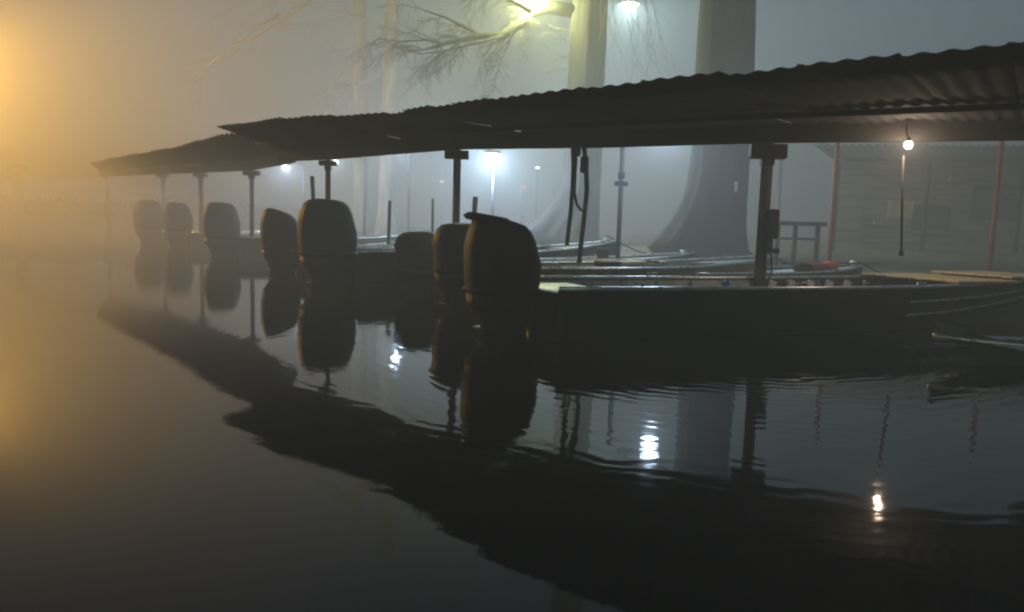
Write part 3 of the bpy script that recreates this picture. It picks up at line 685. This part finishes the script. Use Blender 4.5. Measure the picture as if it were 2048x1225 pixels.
# railing on the bank, small far lights
x0 = at(1600, 448, 17.2); t = empty('railing', (x0.x, x0.y, 0)); tag(t, 'dark low railing on the bank right of the near post', 'railing')
for dx in (-.5, -.1, .42):
    b = MB(); b.box((dx, 0, (x0.z + .3) / 2), (.09, .09, x0.z - .35), 0, .008); b.build('upright', M['post'], t)
b = MB(); b.box((-.04, 0, x0.z), (1.15, .5, .09), 0, .01); b.box((-.04, 0, x0.z - .35), (1.02, .04, .05), 0, .008); b.build('rail', M['post'], t)

# ------------------------------------------------------------------ cabin at right
cx = at(1905, 480, 22).x; cab = empty('cabin', (cx * 1.06, 23.8, .66), -.2); tag(cab, 'dim boarded cabin with tan panel behind the warm bulb', 'cabin')
b = MB()
for k in range(17): b.box((0, 0, .1 + k * .18), (7.0, .10, .165), 0, .012)
b.box((0, .09, 1.5), (6.96, .06, 3.05)); b.build('wall', M['board'], cab)
b = MB(); b.box((-1.35, -.075, 1.5), (.78, .05, .55), 0, .01); b.build('panel', M['tan'], cab)
b = MB(); b.box((-.45, -.08, 1.15), (1.1, .06, 1.0), 0, .01); b.build('shutter', M['dark'], cab)
for (x, z, w2) in ((.2, 2.35, 1.8), (2.2, 2.1, 1.4), (-2.0, .95, 1.1)):
    b = MB(); b.box((x, -.18, z), (w2, .3, .035), 0, .006); b.box((x, -.2, z + .1), (w2 * .3, .18, .16), 0, .02); b.box((x + w2 * .28, -.2, z + .07), (w2 * .16, .16, .1), 0, .02); b.build('wall_shelf', M['board'], cab)
w_ = MB(); w_.box((1.35, -.07, 1.75), (1.3, .06, 1.1), 0, .01); wi = w_.build('window', M['beam'], cab); w_ = MB()
for sx in (-.3, .3): w_.box((1.35 + sx, -.105, 1.75), (.52, .012, .92))
w_.build('pane', M['glass'], wi)
b = MB(); b.box((-2.95, -.08, 1.05), (.9, .06, 2.1), 0, .01); dr = b.build('door', M['board'], cab); b = MB(); b.tube([(-2.65, -.12, 1.0), (-2.65, -.2, 1.0)], .03, 8); b.build('handle', M['stainless'], dr)
b = MB(); corrugated(b, (-3.9, -2.0, 2.85), (3.9, -2.0, 2.85), (-3.9, 1.5, 3.7), (3.9, 1.5, 3.7), 30, .03); b.build('roof', M['roof'], cab, True)
for dx in (-3.7, -1.2, 1.3, 3.7):
    b = MB(); b.box((dx, -1.9, 1.35), (.1, .1, 2.9), 0, .01); b.build('porch_post', M['beam'], cab)
b = MB(); b.box((0, -1.9, .75), (7.4, .05, .08), 0, .01); b.box((0, -1.9, .45), (7.4, .05, .06), 0, .01); b.build('porch_rail', M['board'], cab)

# ------------------------------------------------------------------ far bank at left
fb = Vector(at(40, 440, 52)); b = MB(); rg = random.Random(77); rows = []
xs = [-60 + i * 1.5 for i in range(32)]
for x in xs: rows.append([(x, 50, -.3), (x, 50.4, .7 + rg.uniform(-.1, .1)), (x, 53, 1.2 + rg.uniform(-.15, .15)), (x, 70, 1.6)])
vs = [v for r in rows for v in r]; fs = []
for i in range(len(rows) - 1):
    for k in range(3): fs.append((i * 4 + k, (i + 1) * 4 + k, (i + 1) * 4 + k + 1, i * 4 + k + 1))
b.add(vs, fs); tag(b.build('ground', M['mud'], None, True), 'far river bank in the orange fog', kind='structure')
b = MB()
for i in range(9000):
    x = rg.uniform(-58, -14); h = 1.0 + .9 * (.5 + .5 * math.sin(x * .7) * math.sin(x * .23 + 1)); z = .8 + rg.random() ** .8 * h; y = 51 + rg.uniform(-.6, 2.5)
    a = rg.uniform(0, 6.28); s = rg.uniform(.08, .2); d = Vector((math.cos(a), rg.uniform(-.6, .6), math.sin(a))) * s; e = Vector((-math.sin(a), rg.uniform(-.6, .6), math.cos(a))) * s * .5; c = Vector((x, y, z)); b.add([c - d, c + e, c + d, c - e], [(0, 1, 2, 3)])
tag(b.build('shrubs', M['bush']), 'low shrubs massed on the far bank', 'shrubs', kind='stuff')
p = at(34, 332, 50); b = MB(); b.tube([(0, 0, 0), (0, 0, -p.z - .5)], .32, 8); b.box((0, 0, -.25), (.9, .7, .5), 0, .05)
o = b.build('channel_marker', M['post'], None, True); o.location = p; tag(o, 'faint square headed marker post at the far left', 'marker')

# far warm and white specks behind the middle bay
def speck(px, py, Y, r, col, s, label, zg):
    p = at(px, py, Y); t = empty('far_lamp', (p.x, p.y, zg)); b = MB(); b.tube([(0, .1, -.2), (0, .1, p.z - zg + .1)], .04, 6); b.build('pole', M['post'], t)
    e = bulb_mesh(r, flat=.5).build('bulb', emis('speck_glow', col, s), t, True); e.location = (0, 0, p.z - zg); tag(t, label, 'lamp')
speck(1046, 376, 38, .26, (1, .42, .2), 1.2, 'dull orange far light right of the brightest lamp', 1)
speck(1075, 336, 34, .12, (.8, .95, 1), 12, 'tiny white far light right of the brightest lamp', 1)
speck(884, 364, 38, .16, (1, .6, .5), 3, 'tiny pinkish far light left of the mid post', 1)

# ------------------------------------------------------------------ haze
b = MB(); b.box((0, 66, 9.4), (188, 166, 21.2)); hz = b.build('haze', bpy.data.materials.new('haze')); hm = hz.data.materials[0]; hm.use_nodes = True
t = hm.node_tree; t.nodes.remove(t.nodes['Principled BSDF']); v = t.nodes.new('ShaderNodeVolumePrincipled')
v.inputs['Color'].default_value = (.92, .94, .95, 1); v.inputs['Density'].default_value = .0255; v.inputs['Anisotropy'].default_value = -0.15
t.links.new(v.outputs[0], t.nodes['Material Output'].inputs['Volume']); tag(hz, 'thick night fog over the river', kind='stuff')
